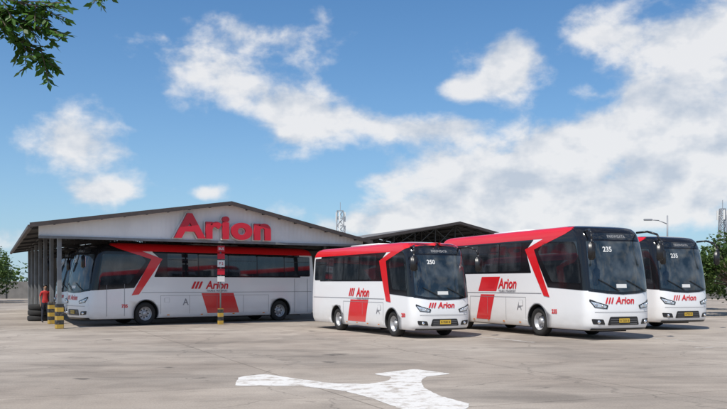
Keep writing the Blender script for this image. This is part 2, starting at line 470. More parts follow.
        mesh_obj('mirror_head',hb,M['black_trim'],root,True)
        gb=bmesh.new(); box(gb,(0.12*k-0.068,s*(hw+0.10),Z(2.72)),(0.008,0.18,0.42*k)); mesh_obj('mirror_glass',gb,M['chrome'],root)
    decal(B,root,'rear_window','B',fillet([(-0.9,Z(2.2)),(0.9,Z(2.2)),(0.85,Z(3.05)),(-0.85,Z(3.05))],0.1),0.01,M['glass'],0.1)
    for s in (1,-1):
        decal(B,root,'tail_light','B',[(s*0.78,Z(0.9)),(s*0.95,Z(0.9)),(s*0.95,Z(1.5)),(s*0.85,Z(1.5))],0.01,M['tail'],0.1)
    decal(B,root,'rear_grille','B',[(-0.6,Z(0.6)),(0.6,Z(0.6)),(0.6,Z(1.2)),(-0.6,Z(1.2))],0.01,M['black_trim'],0.1)
    ab=bmesh.new(); box(ab,(-L*0.55,0,Z(3.6)+0.01),(2.4,1.2,0.08)); bmesh.ops.bevel(ab,geom=ab.edges[:],offset=0.03,segments=2,affect='EDGES')
    mesh_obj('air_conditioning_pod',ab,M['white'],root,True)
    ub=bmesh.new(); box(ub,(-L/2,0,0.36),(L-1.2,W-1.3,0.24)); mesh_obj('chassis',ub,M['arch'],root)
    return root

def place(root, corner, F, near, W):
    F=Vector((F[0],F[1])).normalized(); left=Vector((-F.y,F.x))
    c=Vector(corner)+(left if near=='R' else -left)*W/2
    root.location=(c.x,c.y,0); root.rotation_euler=(0,0,math.atan2(F.y,F.x))

def dup(root):
    e=bpy.data.objects.new(root.name.split('.')[0],None); link(e)
    for ch in root.children:
        o=ch.copy(); COL.objects.link(o); o.parent=e
    return e

busA=build_bus('tour_bus',10.3,2.5,3.72,-2.95,-8.2,'235',(-1.75,-3.55,-2.2),
   [(-7.05,-6.05,0.46,1.40,0.34),(-6.9,-5.6,1.52,2.06,0.25)],-4.85)
place(busA,(7.14,26.9),(.391,-.920),'R',2.5)
busB=dup(busA); place(busB,(11.45,32.9),(.391,-.920),'R',2.5)
busC=build_bus('tour_bus',12.1,2.5,3.6,-2.75,-9.85,'735',(-1.75,-3.35,-2.05),
   [(-7.5,-5.8,0.46,1.38,0.32)],-6.3,doors=(-0.95,-10.7))
place(busC,(-11.6,35.8),(-.764,-.645),'L',2.5)
busE=dup(busC); place(busE,(-14.2,41.6),(-.764,-.645),'L',2.5)
busD=build_bus('midi_bus',8.8,2.25,3.22,-1.6,-6.15,'250',(-1.0,-2.40,-1.65),
   [(-5.15,-3.65,0.42,1.22,0.26)],-3.85,word_z=1.50,rake=1.15)
place(busD,(1.66,27.7),(.438,-.899),'R',2.25)

# ------------------------------------------------------------------ ground
def ground_mat():
    m=bpy.data.materials.new('dusty_concrete'); m.use_nodes=True
    nt=m.node_tree; b=nt.nodes['Principled BSDF']; L=nt.links; N=nt.nodes.new
    b.inputs['Roughness'].default_value=0.9
    tc=N('ShaderNodeTexCoord')
    def noise(sc,det=4,ro=0.55,vec=None):
        n=N('ShaderNodeTexNoise'); n.inputs['Scale'].default_value=sc; n.inputs['Detail'].default_value=det; n.inputs['Roughness'].default_value=ro
        L.new(vec or tc.outputs['Object'],n.inputs['Vector']); return n.outputs['Fac']
    def ramp(v,stops):
        c=N('ShaderNodeValToRGB'); e=c.color_ramp.elements
        e[0].position=stops[0][0]; e[0].color=(*stops[0][1],1); e[1].position=stops[-1][0]; e[1].color=(*stops[-1][1],1)
        for p,q in stops[1:-1]:
            x=e.new(p); x.color=(*q,1)
        L.new(v,c.inputs[0]); return c.outputs[0]
    def mul(a,bb,f=1.0):
        x=N('ShaderNodeMix'); x.data_type='RGBA'; x.blend_type='MULTIPLY'; x.inputs['Factor'].default_value=f
        L.new(a,x.inputs['A']); L.new(bb,x.inputs['B']); return x.outputs['Result']
    base=ramp(noise(0.12,4),[(0.36,(0.30,0.25,0.205)),(0.5,(0.36,0.308,0.258)),(0.64,(0.42,0.365,0.31))])
    g=lambda v:(v,v,v)
    c=mul(base,ramp(noise(0.7,7,0.68),[(0.3,g(0.76)),(0.5,g(1.0)),(0.72,g(1.12))]))
    c=mul(c,ramp(noise(30,3,0.7),[(0.3,g(0.80)),(0.7,g(1.12))]))
    c=mul(c,ramp(noise(0.28,2,0.4),[(0.40,g(0.86)),(0.42,g(1.0)),(0.58,g(1.0)),(0.60,g(1.07))]))
    mp=N('ShaderNodeMapping'); mp.inputs['Rotation'].default_value=(0,0,R(-55)); mp.inputs['Scale'].default_value=(0.30,1.2,1)
    L.new(tc.outputs['Object'],mp.inputs[0])
    c=mul(c,ramp(noise(0.4,5,0.6,mp.outputs[0]),[(0.36,g(0.76)),(0.47,g(1.0)),(1,g(1.0))]))
    c=mul(c,ramp(noise(0.9,3,0.5),[(0.27,g(0.45)),(0.33,g(1.0)),(1,g(1))]))
    mp2=N('ShaderNodeMapping'); mp2.inputs['Rotation'].default_value=(0,0,R(-23)); L.new(tc.outputs['Object'],mp2.inputs[0])
    br=N('ShaderNodeTexBrick'); br.offset=0; br.inputs['Scale'].default_value=1; br.inputs['Brick Width'].default_value=5.0; br.inputs['Row Height'].default_value=3.6
    br.inputs['Mortar Size'].default_value=0.018; br.inputs['Color1'].default_value=(1,1,1,1); br.inputs['Color2'].default_value=(0.86,0.86,0.86,1); br.inputs['Mortar'].default_value=(0.5,0.49,0.47,1)
    L.new(mp2.outputs[0],br.inputs['Vector'])
    c=mul(c,br.outputs['Color'],0.8)
    vd=N('ShaderNodeTexVoronoi'); vd.feature='DISTANCE_TO_EDGE'; vd.inputs['Scale'].default_value=0.22
    ad=N('ShaderNodeVectorMath'); ad.operation='ADD'
    nn=N('ShaderNodeTexNoise'); nn.inputs['Scale'].default_value=1.2; nn.inputs['Detail'].default_value=5; L.new(tc.outputs['Object'],nn.inputs['Vector'])
    L.new(tc.outputs['Object'],ad.inputs[0]); L.new(nn.outputs['Color'],ad.inputs[1]); L.new(ad.outputs[0],vd.inputs['Vector'])
    c=mul(c,ramp(vd.outputs['Distance'],[(0.0,g(0.5)),(0.006,g(1)),(1,g(1))]),0.7)
    L.new(c,b.inputs['Base Color'])
    bp=N('ShaderNodeBump'); bp.inputs['Strength'].default_value=0.4; bp.inputs['Distance'].default_value=0.02
    L.new(noise(18,4,0.7),bp.inputs['Height']); L.new(bp.outputs[0],b.inputs['Normal'])
    return m
gm=ground_mat()
bm=bmesh.new(); bmesh.ops.create_grid(bm,x_segments=8,y_segments=8,size=1500)
mesh_obj('ground',bm,gm)

def worn_paint(name,col,p0=0.34,p1=0.46):
    m=bpy.data.materials.new(name); m.use_nodes=True
    nt=m.node_tree; b=nt.nodes['Principled BSDF']; L=nt.links; N=nt.nodes.new
    b.inputs['Roughness'].default_value=0.8
    tc=N('ShaderNodeTexCoord'); n=N('ShaderNodeTexNoise'); n.inputs['Scale'].default_value=3; n.inputs['Detail'].default_value=10; n.inputs['Roughness'].default_value=0.75
    L.new(tc.outputs['Object'],n.inputs['Vector'])
    c=N('ShaderNodeValToRGB'); e=c.color_ramp.elements
    e[0].position=p0; e[0].color=(0.38,0.33,0.28,1); e[1].position=p1; e[1].color=(*col,1)
    x=e.new(0.7); x.color=(col[0]*0.86,col[1]*0.85,col[2]*0.83,1)
    L.new(n.outputs['Fac'],c.inputs[0]); L.new(c.outputs[0],b.inputs['Base Color'])
    return m
wp=worn_paint('worn_white_road_paint',(0.68,0.66,0.63),0.38,0.52)
arrow=[(-2.23,14.9),(-1.10,14.9),(-0.31,14.2),(0.10,13.32),(0.586,12.0),(1.42,12.0),(1.57,12.65),(1.21,13.56),(1.03,14.6),(1.04,15.6),(1.18,16.4),(1.74,16.9),(1.07,17.9),(0.167,16.9),(0.54,16.36),(0.447,15.68),(0.115,15.2),(-0.59,15.3),(-1.2,16.0),(-1.94,16.9),(-2.37,16.36)]
arrow=fillet(arrow,0.16,4)
# slightly ragged, hand-painted edge
random.seed(3)
ar2=[]
for i in range(len(arrow)):
    p=Vector(arrow[i]); q=Vector(arrow[(i+1)%len(arrow)]); m_=max(1,int((q-p).length/0.12))
    for j in range(m_):
        w_=p.lerp(q,j/m_); ar2.append((w_.x+random.gauss(0,.008),w_.y+random.gauss(0,.008)))
bm=bmesh.new(); bm.faces.new([bm.verts.new((x,y,0.004)) for x,y in ar2[::-1]])
bm.normal_update()
bmesh.ops.triangulate(bm,faces=bm.faces[:],ngon_method='EAR_CLIP'); bm.normal_update()
for f in bm.faces:
    if f.normal.z<0: f.normal_flip()
mesh_obj('painted_road_arrow',bm,wp)
bm=bmesh.new()
def gline(p0,p1,w):
    q=strip(p0,p1,w); f=bm.faces.new([bm.verts.new((x,y,0.004)) for x,y in q]); f.normal_update()
    if f.normal.z<0: f.normal_flip()
gline((10.3,26.6),(8.0,32.0),0.12); gline((14.6,32.0),(12.0,38),0.12); gline((9.2,23.9),(22,29.4),0.12); gline((5.2,26.2),(3.3,30.6),0.12)
mesh_obj('parking_lines',bm,worn_paint('faded_road_paint',(0.55,0.53,0.50),0.42,0.58))

# ------------------------------------------------------------------ shed
def corr(name,col,scale,axis='X',rough=0.6,var=0.25,metal=0.0,strength=0.6):
    m=mat(name,col,rough,metal,var=var,vscale=0.7)
    nt=m.node_tree;b=nt.nodes['Principled BSDF'];L=nt.links
    tc=nt.nodes.new('ShaderNodeTexCoord'); w=nt.nodes.new('ShaderNodeTexWave'); w.bands_direction=axis
    w.inputs['Scale'].default_value=scale; L.new(tc.outputs['Object'],w.inputs['Vector'])
    bp=nt.nodes.new('ShaderNodeBump'); bp.inputs['Strength'].default_value=strength; bp.inputs['Distance'].default_value=0.03
    L.new(w.outputs['Fac'],bp.inputs['Height']); L.new(bp.outputs[0],b.inputs['Normal'])
    return m
M['roof']=corr('corrugated_roof',(0.20,0.19,0.18),1.6,'Y')
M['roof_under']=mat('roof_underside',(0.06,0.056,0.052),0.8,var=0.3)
M['fascia']=corr('white_fascia_sheet',(0.80,0.775,0.75),1.5,'X',0.7,0.16,strength=0.3)
M['steel']=mat('painted_steel',(0.20,0.205,0.21),0.55,var=0.3,vscale=2)
M['truss']=mat('dark_truss_steel',(0.06,0.06,0.06),0.6,var=0.3,vscale=2)
M['barge']=mat('barge_board',(0.065,0.052,0.048),0.6,var=0.3)
M['wall']=mat('rendered_wall',(0.18,0.17,0.16),0.9,var=0.35,vscale=0.8)

def stripes(name,c1,c2,period):
    m=bpy.data.materials.new(name); m.use_nodes=True
    nt=m.node_tree;b=nt.nodes['Principled BSDF'];L=nt.links;N=nt.nodes.new
    b.inputs['Roughness'].default_value=0.6
    tc=N('ShaderNodeTexCoord'); s=N('ShaderNodeSeparateXYZ'); L.new(tc.outputs['Object'],s.inputs[0])
    a=N('ShaderNodeMath'); a.operation='DIVIDE'; L.new(s.outputs['Z'],a.inputs[0]); a.inputs[1].default_value=period
    fr=N('ShaderNodeMath'); fr.operation='FRACT'; L.new(a.outputs[0],fr.inputs[0])
    g=N('ShaderNodeMath'); g.operation='GREATER_THAN'; L.new(fr.outputs[0],g.inputs[0]); g.inputs[1].default_value=0.5
    mx=N('ShaderNodeMix'); mx.data_type='RGBA'; mx.inputs['A'].default_value=(*c1,1); mx.inputs['B'].default_value=(*c2,1)
    L.new(g.outputs[0],mx.inputs['Factor'])
    n=N('ShaderNodeTexNoise'); n.inputs['Scale'].default_value=9; n.inputs['Detail'].default_value=5; L.new(tc.outputs['Object'],n.inputs['Vector'])
    mr=N('ShaderNodeMapRange'); mr.inputs['From Min'].default_value=0.5; mr.inputs['From Max'].default_value=0.75; mr.inputs['To Max'].default_value=0.7
    L.new(n.outputs['Fac'],mr.inputs['Value'])
    m3=N('ShaderNodeMix'); m3.data_type='RGBA'; L.new(mr.outputs[0],m3.inputs['Factor']); L.new(mx.outputs['Result'],m3.inputs['A']); m3.inputs['B'].default_value=(0.22,0.19,0.16,1)
    L.new(m3.outputs['Result'],b.inputs['Base Color'])
    return m
M['yb']=stripes('yellow_black_stripes',(0.46,0.29,0.04),(0.025,0.025,0.025),0.34)

def shed(name,O,U,V,uL,uA,uR,zL,zA,zR,depth,panel,guards):
    root=empty(name,(O[0],O[1],0),math.atan2(U[1],U[0]))
    ang=math.atan2(U[1],U[0]); Vl=Matrix.Rotation(-ang,2)@Vector(V)
    def P(u,v,z): return Vector((u+Vl.x*v, Vl.y*v, z))
    def rz(u): return zL+(zA-zL)*(u-uL)/(uA-uL) if u<uA else zA+(zR-zA)*(u-uA)/(uR-uA)
    bm=bmesh.new()
    for (a,b) in ((uL,uA),(uA,uR)):
        top=[P(a,-0.6,rz(a)),P(b,-0.6,rz(b)),P(b,depth,rz(b)),P(a,depth,rz(a))]
        T=[bm.verts.new(p) for p in top]; Bt=[bm.verts.new(p-Vector((0,0,0.05))) for p in top]
        f=bm.faces.new(T); f.material_index=0
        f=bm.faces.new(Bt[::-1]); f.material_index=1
        for i in range(4):
            j=(i+1)%4; f=bm.faces.new((T[j],T[i],Bt[i],Bt[j])); f.material_index=1
    mesh_obj('roof_sheets',bm,[M['roof'],M['roof_under']],root)
    bm=bmesh.new()
    for (a,b) in ((uL,uA),(uA,uR)):
        p=P(a,-0.66,rz(a)-0.03); q=P(b,-0.66,rz(b)-0.03)
        vs=[]
        for pp in (p,q):
            for dy in (0,0.05):
                for dz in (-0.09,0.08): vs.append(bm.verts.new(pp+Vector((0,dy,dz))))
        idx=[(0,1,3,2),(4,6,7,5),(0,4,5,1),(2,3,7,6),(1,5,7,3),(0,2,6,4)]
        for t in idx: bm.faces.new([vs[i] for i in t])
    for u in (uL,uR):
        beam(bm,P(u,-0.6,rz(u)-0.10),P(u,depth,rz(u)-0.10),0.07)
    bmesh.ops.recalc_face_normals(bm,faces=bm.faces[:])
    mesh_obj('barge_boards',bm,M['barge'],root)
    bm=bmesh.new(); pb=bmesh.new(); v=0.05
    while v<depth:
        zb=min(zL,zR)-0.12
        beam(bm,P(0,v+0.2,zb),P(uR-0.5,v+0.2,zb),0.06)
        for (a,b) in ((uL,uA),(uA,uR)): beam(bm,P(a+0.1,v+0.2,rz(a+0.1)-0.14),P(b-0.02,v+0.2,rz(b-0.02)-0.14),0.05)
        nn=10
        for i in range(1,nn):
            u=uR*i/nn; beam(bm,P(u,v+0.2,zb),P(u,v+0.2,rz(u)-0.16),0.03)
            beam(bm,P(u,v+0.2,zb),P(u+uR/nn*(1 if u<uA else -1),v+0.2,rz(u+uR/nn*(1 if u<uA else -1))-0.16),0.025)
        for u in (0,uR-0.5):
            beam(pb,P(u,v,0),P(u,v,rz(u)-0.14),0.075)
        v+=4.6
    nn=9
    for i in range(nn+1):
        for (a,b) in ((uL,uA),(uA,uR)):
            u=a+(b-a)*i/nn; u=min(max(u,uL+0.1),uR-0.1)
            beam(bm,P(u,-0.5,rz(u)-0.09),P(u,depth-0.1,rz(u)-0.09),0.03)
    mesh_obj('roof_trusses',bm,M['truss'],root)
    mesh_obj('columns',pb,M['steel'],root)
    bm=bmesh.new()
    for i in range(guards): box(bm,P(0,0.05+4.6*i,0.5),(0.30,0.30,1.0))
    if guards: box(bm,P(uR-0.5,0.05,0.5),(0.30,0.30,1.0))
    bmesh.ops.bevel(bm,geom=bm.edges[:],offset=0.02,segments=1,affect='EDGES')
    mesh_obj('striped_column_guards',bm,M['yb'],root)
    if panel:
        zb=3.68
        us=[uL+0.35,uA,uR-0.35]
        bm=bmesh.new()
        fr=[P(us[0],-0.2,zb)]+[P(us[2],-0.2,zb)]+[P(u,-0.2,rz(u)-0.06) for u in us[::-1]]
        A=[bm.verts.new(p) for p in fr]; Bk=[bm.verts.new(p+Vector((0,0.05,0))) for p in fr]
        bm.faces.new(A); bm.faces.new(Bk[::-1])
        for i in range(len(A)):
            j=(i+1)%len(A); bm.faces.new((A[j],A[i],Bk[i],Bk[j]))
        bmesh.ops.recalc_face_normals(bm,faces=bm.faces[:])
        mesh_obj('gable_panel',bm,M['fascia'],root)
        bm=bmesh.new(); beam(bm,P(us[0],-0.24,zb-0.03),P(us[2],-0.24,zb-0.03),0.05); mesh_obj('gable_trim',bm,M['steel'],root)
    bm=bmesh.new()
    pts=[P(0,depth-0.2,0),P(uR-0.5,depth-0.2,0),P(uR-0.5,depth-0.2,rz(uR-0.5)-0.15),P(uA,depth-0.2,zA-0.15),P(0,depth-0.2,rz(0)-0.15)]
    bm.faces.new([bm.verts.new(p) for p in pts]); mesh_obj('rear_wall',bm,M['wall'],root)
    return root,P,rz

U=(0.848,0.53); V=(-0.40,0.917)
s1,P1,rz1=shed('bus_depot_shed',(-12.2,34.5),U,V,-1.15,7.26,14.6,4.12,5.38,3.85,30,True,3)
M['sign']=mat('red_sign_letters',(0.52,0.012,0.03),0.35)
p=P1(7.0,-0.26,3.82)
text(s1,'sign_lettering','Arion',1.40,(p.x,p.y-0.14,p.z),(R(90),0,0),M['sign'],off=0.055,ext=0.06,sx=1.28,space=1.08)
text(s1,'sign_backing','Arion',1.40,(p.x,p.y-0.04,p.z),(R(90),0,0),M['fascia'],off=0.09,ext=0.02,sx=1.28,space=1.08)

s2,P2,rz2=shed('maintenance_shed',(-0.7,50),U,V,-0.8,7.6,15.5,4.2,5.65,4.2,14,False,0)

root=empty('bay_sign_post',(-6.35,38.2,0),math.atan2(U[1],U[0]))
bm=bmesh.new(); beam(bm,(0,0,0),(0,0,3.55),0.035,n=10); mesh_obj('post',bm,M['steel'],root,True)
bm=bmesh.new()
for z,h in ((3.36,0.26),(3.02,0.24),(2.34,0.26)): box(bm,(0,-0.06,z),(0.34,0.02,h))
mesh_obj('red_plates',bm,M['sign'],root)
bm=bmesh.new()
for z,h in ((2.70,0.30),(2.02,0.24)): box(bm,(0,-0.06,z),(0.34,0.02,h))
mesh_obj('white_plates',bm,M['paper'],root)
text(root,'plate_text_upper','BUS',0.15,(0,-0.075,3.31),(R(90),0,0),M['paper'],off=0.003)
text(root,'plate_text_mid','P 2',0.16,(0,-0.075,2.65),(R(90),0,0),M['sign'],off=0.003)
bm=bmesh.new(); box(bm,(0,0,0.35),(0.2,0.2,0.7)); mesh_obj('striped_base',bm,M['yb'],root)

# ------------------------------------------------------------------ person by the columns
M['skin']=mat('skin',(0.30,0.17,0.11),0.55)
M['shirt']=mat('red_shirt',(0.50,0.03,0.03),0.8,var=0.2,vscale=10)
M['trouser']=mat('dark_trousers',(0.03,0.032,0.045),0.85,var=0.3,vscale=8)
M['shoe']=mat('shoe_leather',(0.02,0.018,0.016),0.5)
M['hair']=mat('hair',(0.012,0.010,0.009),0.6)
def skin_mesh(name,verts,edges,radii,rootv,mats,parent,levels=2):
    me=bpy.data.meshes.new(name); me.from_pydata(verts,edges,[]); me.update()
    o=bpy.data.objects.new(name,me); link(o,parent)
    md=o.modifiers.new('skin','SKIN'); md.use_smooth_shade=True
    ly=me.skin_vertices[0].data if len(me.skin_vertices) else None
    if ly is None:
        bpy.context.view_layer.objects.active=o; bpy.ops.mesh.customdata_skin_add(); ly=me.skin_vertices[0].data
    for i,r in enumerate(radii):
        ly[i].radius=(r if isinstance(r,tuple) else (r,r)); ly[i].use_root=(i==rootv)
    sb=o.modifiers.new('sub','SUBSURF'); sb.levels=levels; sb.render_levels=levels
    bpy.context.view_layer.update()
    new=bpy.data.meshes.new_from_object(o.evaluated_get(bpy.context.evaluated_depsgraph_get()))
    o.modifiers.clear(); o.data=new; new.materials.clear()
    for m in mats: new.materials.append(m)
    for p in new.polygons: p.use_smooth=True
    return o
def build_person(loc,rz):
    root=empty('standing_man',loc,rz)
    V_=[(0,0,.95),(0,0.005,1.12),(0,0,1.30),(0,.005,1.42),(0,0,1.50),(0,-.01,1.56),(0,-.015,1.63),(0,-.01,1.70)]
    Rr=[(.15,.11),(.135,.10),(.155,.11),(.12,.085),(.055,.055),(.065,.075),(.078,.095),(.065,.08)]
    E=[(i,i+1) for i in range(7)]
    for s in (1,-1):
        b=len(V_)
        V_+= [(s*.18,0,1.41),(s*.235,.03,1.14),(s*.235,-.05,.90),(s*.235,-.07,.83)]
        Rr+= [.058,.043,.028,.034]
        E+=[(3,b),(b,b+1),(b+1,b+2),(b+2,b+3)]
        b=len(V_)
        V_+= [(s*.10,0,.86),(s*.12,-.02,.49),(s*.14,.02,.10),(s*.15,-.14,.045)]
        Rr+= [.09,.062,.045,.038]
        E+=[(0,b),(b,b+1),(b+1,b+2),(b+2,b+3)]
    o=skin_mesh('body',V_,E,Rr,0,[M['skin'],M['shirt'],M['trouser'],M['shoe']],root)
    for p in o.data.polygons:
        c=p.center
        if c.z>1.49: k_=0
        elif abs(c.x)>.185 and c.z<1.22: k_=0
        elif c.z>.93: k_=1
        elif c.z>.10: k_=2
        else: k_=3
        p.material_index=k_
    for s in (1,-1):
        for i,(dy,l) in enumerate(((-.028,.068),(-.010,.078),(.009,.073),(.026,.058))):
            x0=s*.235; y0=-.07+dy; z0=.825
            skin_mesh('finger_%d'%i,[(x0,y0,z0),(x0,y0-.004,z0-l*.45),(x0-s*.008,y0-.012,z0-l*.8),(x0-s*.016,y0-.018,z0-l*1.05)],[(0,1),(1,2),(2,3)],[.010,.009,.008,.007],0,[M['skin']],root,1)
        skin_mesh('thumb',[(s*.235,-.085,.855),(s*.225,-.118,.83),(s*.222,-.128,.795)],[(0,1),(1,2)],[.012,.010,.008],0,[M['skin']],root,1)
    hb=bmesh.new(); bmesh.ops.create_uvsphere(hb,u_segments=20,v_segments=12,radius=1,matrix=Matrix.Translation((0,.008,1.675))@Matrix.Diagonal((.085,.103,.095,1)))
    bmesh.ops.bisect_plane(hb,geom=hb.verts[:]+hb.edges[:]+hb.faces[:],plane_co=(0,-.04,1.69),plane_no=(0,-.75,-.66),clear_outer=True)
    mesh_obj('hair',hb,M['hair'],root,True)
    fb=bmesh.new(); bmesh.ops.create_cone(fb,segments=8,radius1=.016,radius2=.006,depth=.04,matrix=Matrix.Translation((0,-.108,1.625))@Matrix.Rotation(R(15),4,'X'))
    for s in (1,-1): bmesh.ops.create_uvsphere(fb,u_segments=8,v_segments=6,radius=1,matrix=Matrix.Translation((s*.08,0,1.63))@Matrix.Diagonal((.012,.022,.032,1)))
    mesh_obj('nose_and_ears',fb,M['skin'],root,True)
    eb=bmesh.new()
    for s in (1,-1): bmesh.ops.create_uvsphere(eb,u_segments=8,v_segments=6,radius=.011,matrix=Matrix.Translation((s*.031,-.094,1.645)))
    box(eb,(0,-.094,1.59),(.045,.012,.006)); mesh_obj('eyes_and_mouth',eb,M['hair'],root)
    return root
try:
    build_person((-14.80,40.0,0),R(35))
except Exception as ex:
    print('person failed',ex); raise

root=empty('tyre_stack',(-15.9,42.0,0))
for i in range(3):
    bm=bmesh.new(); N=28; prof=[(.28,-.11),(.28,.11),(.36,.135),(.45,.125),(.49,.08),(.49,-.08),(.45,-.125),(.36,-.135)]
    rings=[[bm.verts.new((r*math.cos(2*math.pi*j/N),r*math.sin(2*math.pi*j/N),z)) for j in range(N)] for r,z in prof]
    for a_ in range(len(prof)):
        A_,B_=rings[a_],rings[(a_+1)%len(prof)]
        for j in range(N): bm.faces.new((A_[j],A_[(j+1)%N],B_[(j+1)%N],B_[j]))
    bmesh.ops.recalc_face_normals(bm,faces=bm.faces[:])
    o=mesh_obj('tyre',bm,M['tyre'],root,True); o.location=(0.03*i,-0.02*i,0.137+0.272*i)

# ------------------------------------------------------------------ vegetation
def leafmat(name,c1,c2):
    m=bpy.data.materials.new(name); m.use_nodes=True
    nt=m.node_tree;b=nt.nodes['Principled BSDF'];L=nt.links;N=nt.nodes.new
    g=N('ShaderNodeNewGeometry'); c=N('ShaderNodeValToRGB'); e=c.color_ramp.elements
    e[0].color=(*c1,1); e[1].color=(*c2,1); L.new(g.outputs['Random Per Island'],c.inputs[0])
    L.new(c.outputs[0],b.inputs['Base Color']); b.inputs['Roughness'].default_value=0.5
    tr=N('ShaderNodeBsdfTranslucent'); L.new(c.outputs[0],tr.inputs['Color'])
    mx=N('ShaderNodeMixShader'); mx.inputs[0].default_value=0.3
    L.new(b.outputs[0],mx.inputs[1]); L.new(tr.outputs[0],mx.inputs[2]); L.new(mx.outputs[0],nt.nodes['Material Output'].inputs[0])
    return m
M['leaf']=leafmat('foliage',(0.035,0.075,0.015),(0.11,0.17,0.04))
M['leaf2']=leafmat('near_foliage',(0.03,0.09,0.012),(0.10,0.21,0.03))
M['bark']=mat('bark',(0.12,0.09,0.07),0.9,var=0.4,vscale=6,bump=0.6)

def leaf(bm,p,size,d=None,asp=0.5):
    d=d or Vector((random.gauss(0,1),random.gauss(0,1),random.gauss(0,0.7))).normalized()
    s=d.cross(Vector((random.gauss(0,.5),random.gauss(0,.5),1))).normalized()*size*asp*0.5
    a=p; b=p+d*size*0.45+s; c=p+d*size; e=p+d*size*0.45-s
    bm.faces.new([bm.verts.new(x) for x in (a,b,c,e)])

def tree(name,loc,h,cr,nclump,nleaf,lsize,seed=0):
    random.seed(seed)
    root=empty(name,loc)
    bm=bmesh.new()
    th=h*0.45
    beam(bm,(0,0,-0.05),(0.05*h*0.2,0,th),0.03*h,0.02*h,n=10)
    clumps=[]
    for i in range(nclump):
        a=random.uniform(0,6.28); rr=cr*math.sqrt(random.random())
        z=h*0.55+h*0.40*random.uniform(-0.9,1)*math.sqrt(max(0,1-(rr/cr)**2)*0.8+0.2)
        c=Vector((rr*math.cos(a),rr*math.sin(a),z)); clumps.append(c)
        beam(bm,(0.01*h,0,th*random.uniform(0.7,1.0)),c,0.012*h,0.004*h,n=6)
    mesh_obj('trunk_and_limbs',bm,M['bark'],root,True)
    bm=bmesh.new()
    for c in clumps:
        r=cr*random.uniform(0.22,0.42)
        for _ in range(nleaf):
            v=Vector((random.gauss(0,1),random.gauss(0,1),random.gauss(0,0.75)))
            v=v.normalized()*r*random.random()**0.4
            leaf(bm,c+v,lsize*random.uniform(0.6,1.3),asp=0.7)
    mesh_obj('crown',bm,M['leaf'],root)
    return root
tree('shade_tree',(20.6,48,0),4.9,2.2,30,150,0.24,1)
tree('shade_tree',(23.5,52,0),5.4,2.6,26,150,0.26,2)
tree('shade_tree',(27.5,60,0),5.5,2.6,22,150,0.28,3)
tree('shade_tree',(23.3,62,0),4.2,2.6,22,150,0.28,8)
tree('shade_tree',(-37.2,84,0),4.6,2.8,22,150,0.3,4)
tree('shade_tree',(-41,92,0),6.0,3.2,22,150,0.35,5)
tree('shade_tree',(-33.5,96,0),3.6,2.4,20,120,0.3,6)

random.seed(11)
bm=bmesh.new()
x=-150
while x<150:
    hh=random.uniform(2.5,5.5); w=random.uniform(2,4); y=random.uniform(125,140)
    for _ in range(110):
        v=Vector((random.gauss(0,w*0.5),random.gauss(0,1.5),abs(random.gauss(0,hh*0.5))))
        if v.z>hh: continue
        leaf(bm,Vector((x,y,0))+v,random.uniform(0.5,0.9),asp=0.8)
    x+=random.uniform(1.2,2.4)
mesh_obj('distant_treeline',bm,M['leaf'])
bm=bmesh.new(); box(bm,(-20,110,1.1),(190,0.25,2.2))
for i in range(40): box(bm,(-113+i*4.8,109.8,1.2),(0.35,0.35,2.4))
mesh_obj('perimeter_wall',bm,M['wall'])

random.seed(21)
root=empty('overhanging_tree',(-5.6,6.6,0))
def path(bm,pts,r0,r1,n=8):
    m=len(pts)-1
    for i in range(m):
        beam(bm,pts[i],pts[i+1],r0+(r1-r0)*i/m,r0+(r1-r0)*(i+1)/m,n=n)
wb=bmesh.new(); lf=bmesh.new()
path(wb,[(0,0,-.1),(0.05,0.02,1.2),(0.0,0.1,2.4),(0.15,0.15,3.4),(0.1,0.1,4.6),(0.0,0.1,5.6)],0.16,0.05,12)
def frond(p0,d,length):
    n=int(length/0.035); p=Vector(p0); d=Vector(d).normalized(); pv=p.copy()
    for i in range(n):
        d=(d+Vector((0,0,-0.035))+Vector((random.gauss(0,.02),random.gauss(0,.02),0))).normalized()
        p=pv+d*0.035
        beam(wb,pv,p,0.003,n=4)
        side=d.cross(Vector((0.2,-0.5,1))).normalized()
        for s in (1,-1):
            if random.random()<0.95:
                dd=(side*s+d*0.6+Vector((0,0,random.gauss(-0.25,.25)))).normalized()
                leaf(lf,p,random.uniform(0.06,0.10),dd,0.5)
        pv=p.copy()
    leaf(lf,pv,0.085,d,0.5)
def branch(pts,nf,fl):
    path(wb,pts,0.022,0.006)
    for _ in range(nf):
        t=random.random()**0.7*(len(pts)-1); i=min(int(t),len(pts)-2); f=t-i
        p=Vector(pts[i]).lerp(Vector(pts[i+1]),f)
        ax=(Vector(pts[i+1])-Vector(pts[i])).normalized()
        d=ax*0.8+Vector((random.gauss(0,.6),random.gauss(0,.6),random.gauss(-0.1,.5)))
        frond(p,d,random.uniform(*fl))
branch([(0.1,0.1,3.6),(1.0,0.2,4.0),(1.9,0.35,4.15),(2.6,0.4,4.10),(2.95,0.42,4.02)],60,(0.18,0.32))
branch([(2.2,0.35,4.12),(2.5,0.45,4.02),(2.75,0.5,3.92),(3.0,0.5,3.86)],34,(0.14,0.24))
branch([(1.9,0.35,4.15),(2.35,0.5,4.02),(2.65,0.6,3.86),(2.90,0.65,3.66)],34,(0.14,0.24))
branch([(1.0,0.2,4.0),(1.9,0.9,4.45),(2.7,0.9,4.42),(3.4,0.8,4.30)],30,(0.15,0.24))
frond((2.9,0.6,3.72),(0.25,0,-0.9),0.28); frond((2.75,0.6,3.85),(0.1,0.1,-1),0.26); frond((2.9,0.45,4.0),(1,0,-0.1),0.28)
frond((2.9,0.45,3.98),(0.7,0,-0.6),0.22); frond((2.5,0.5,3.95),(0.1,0,-1),0.26)
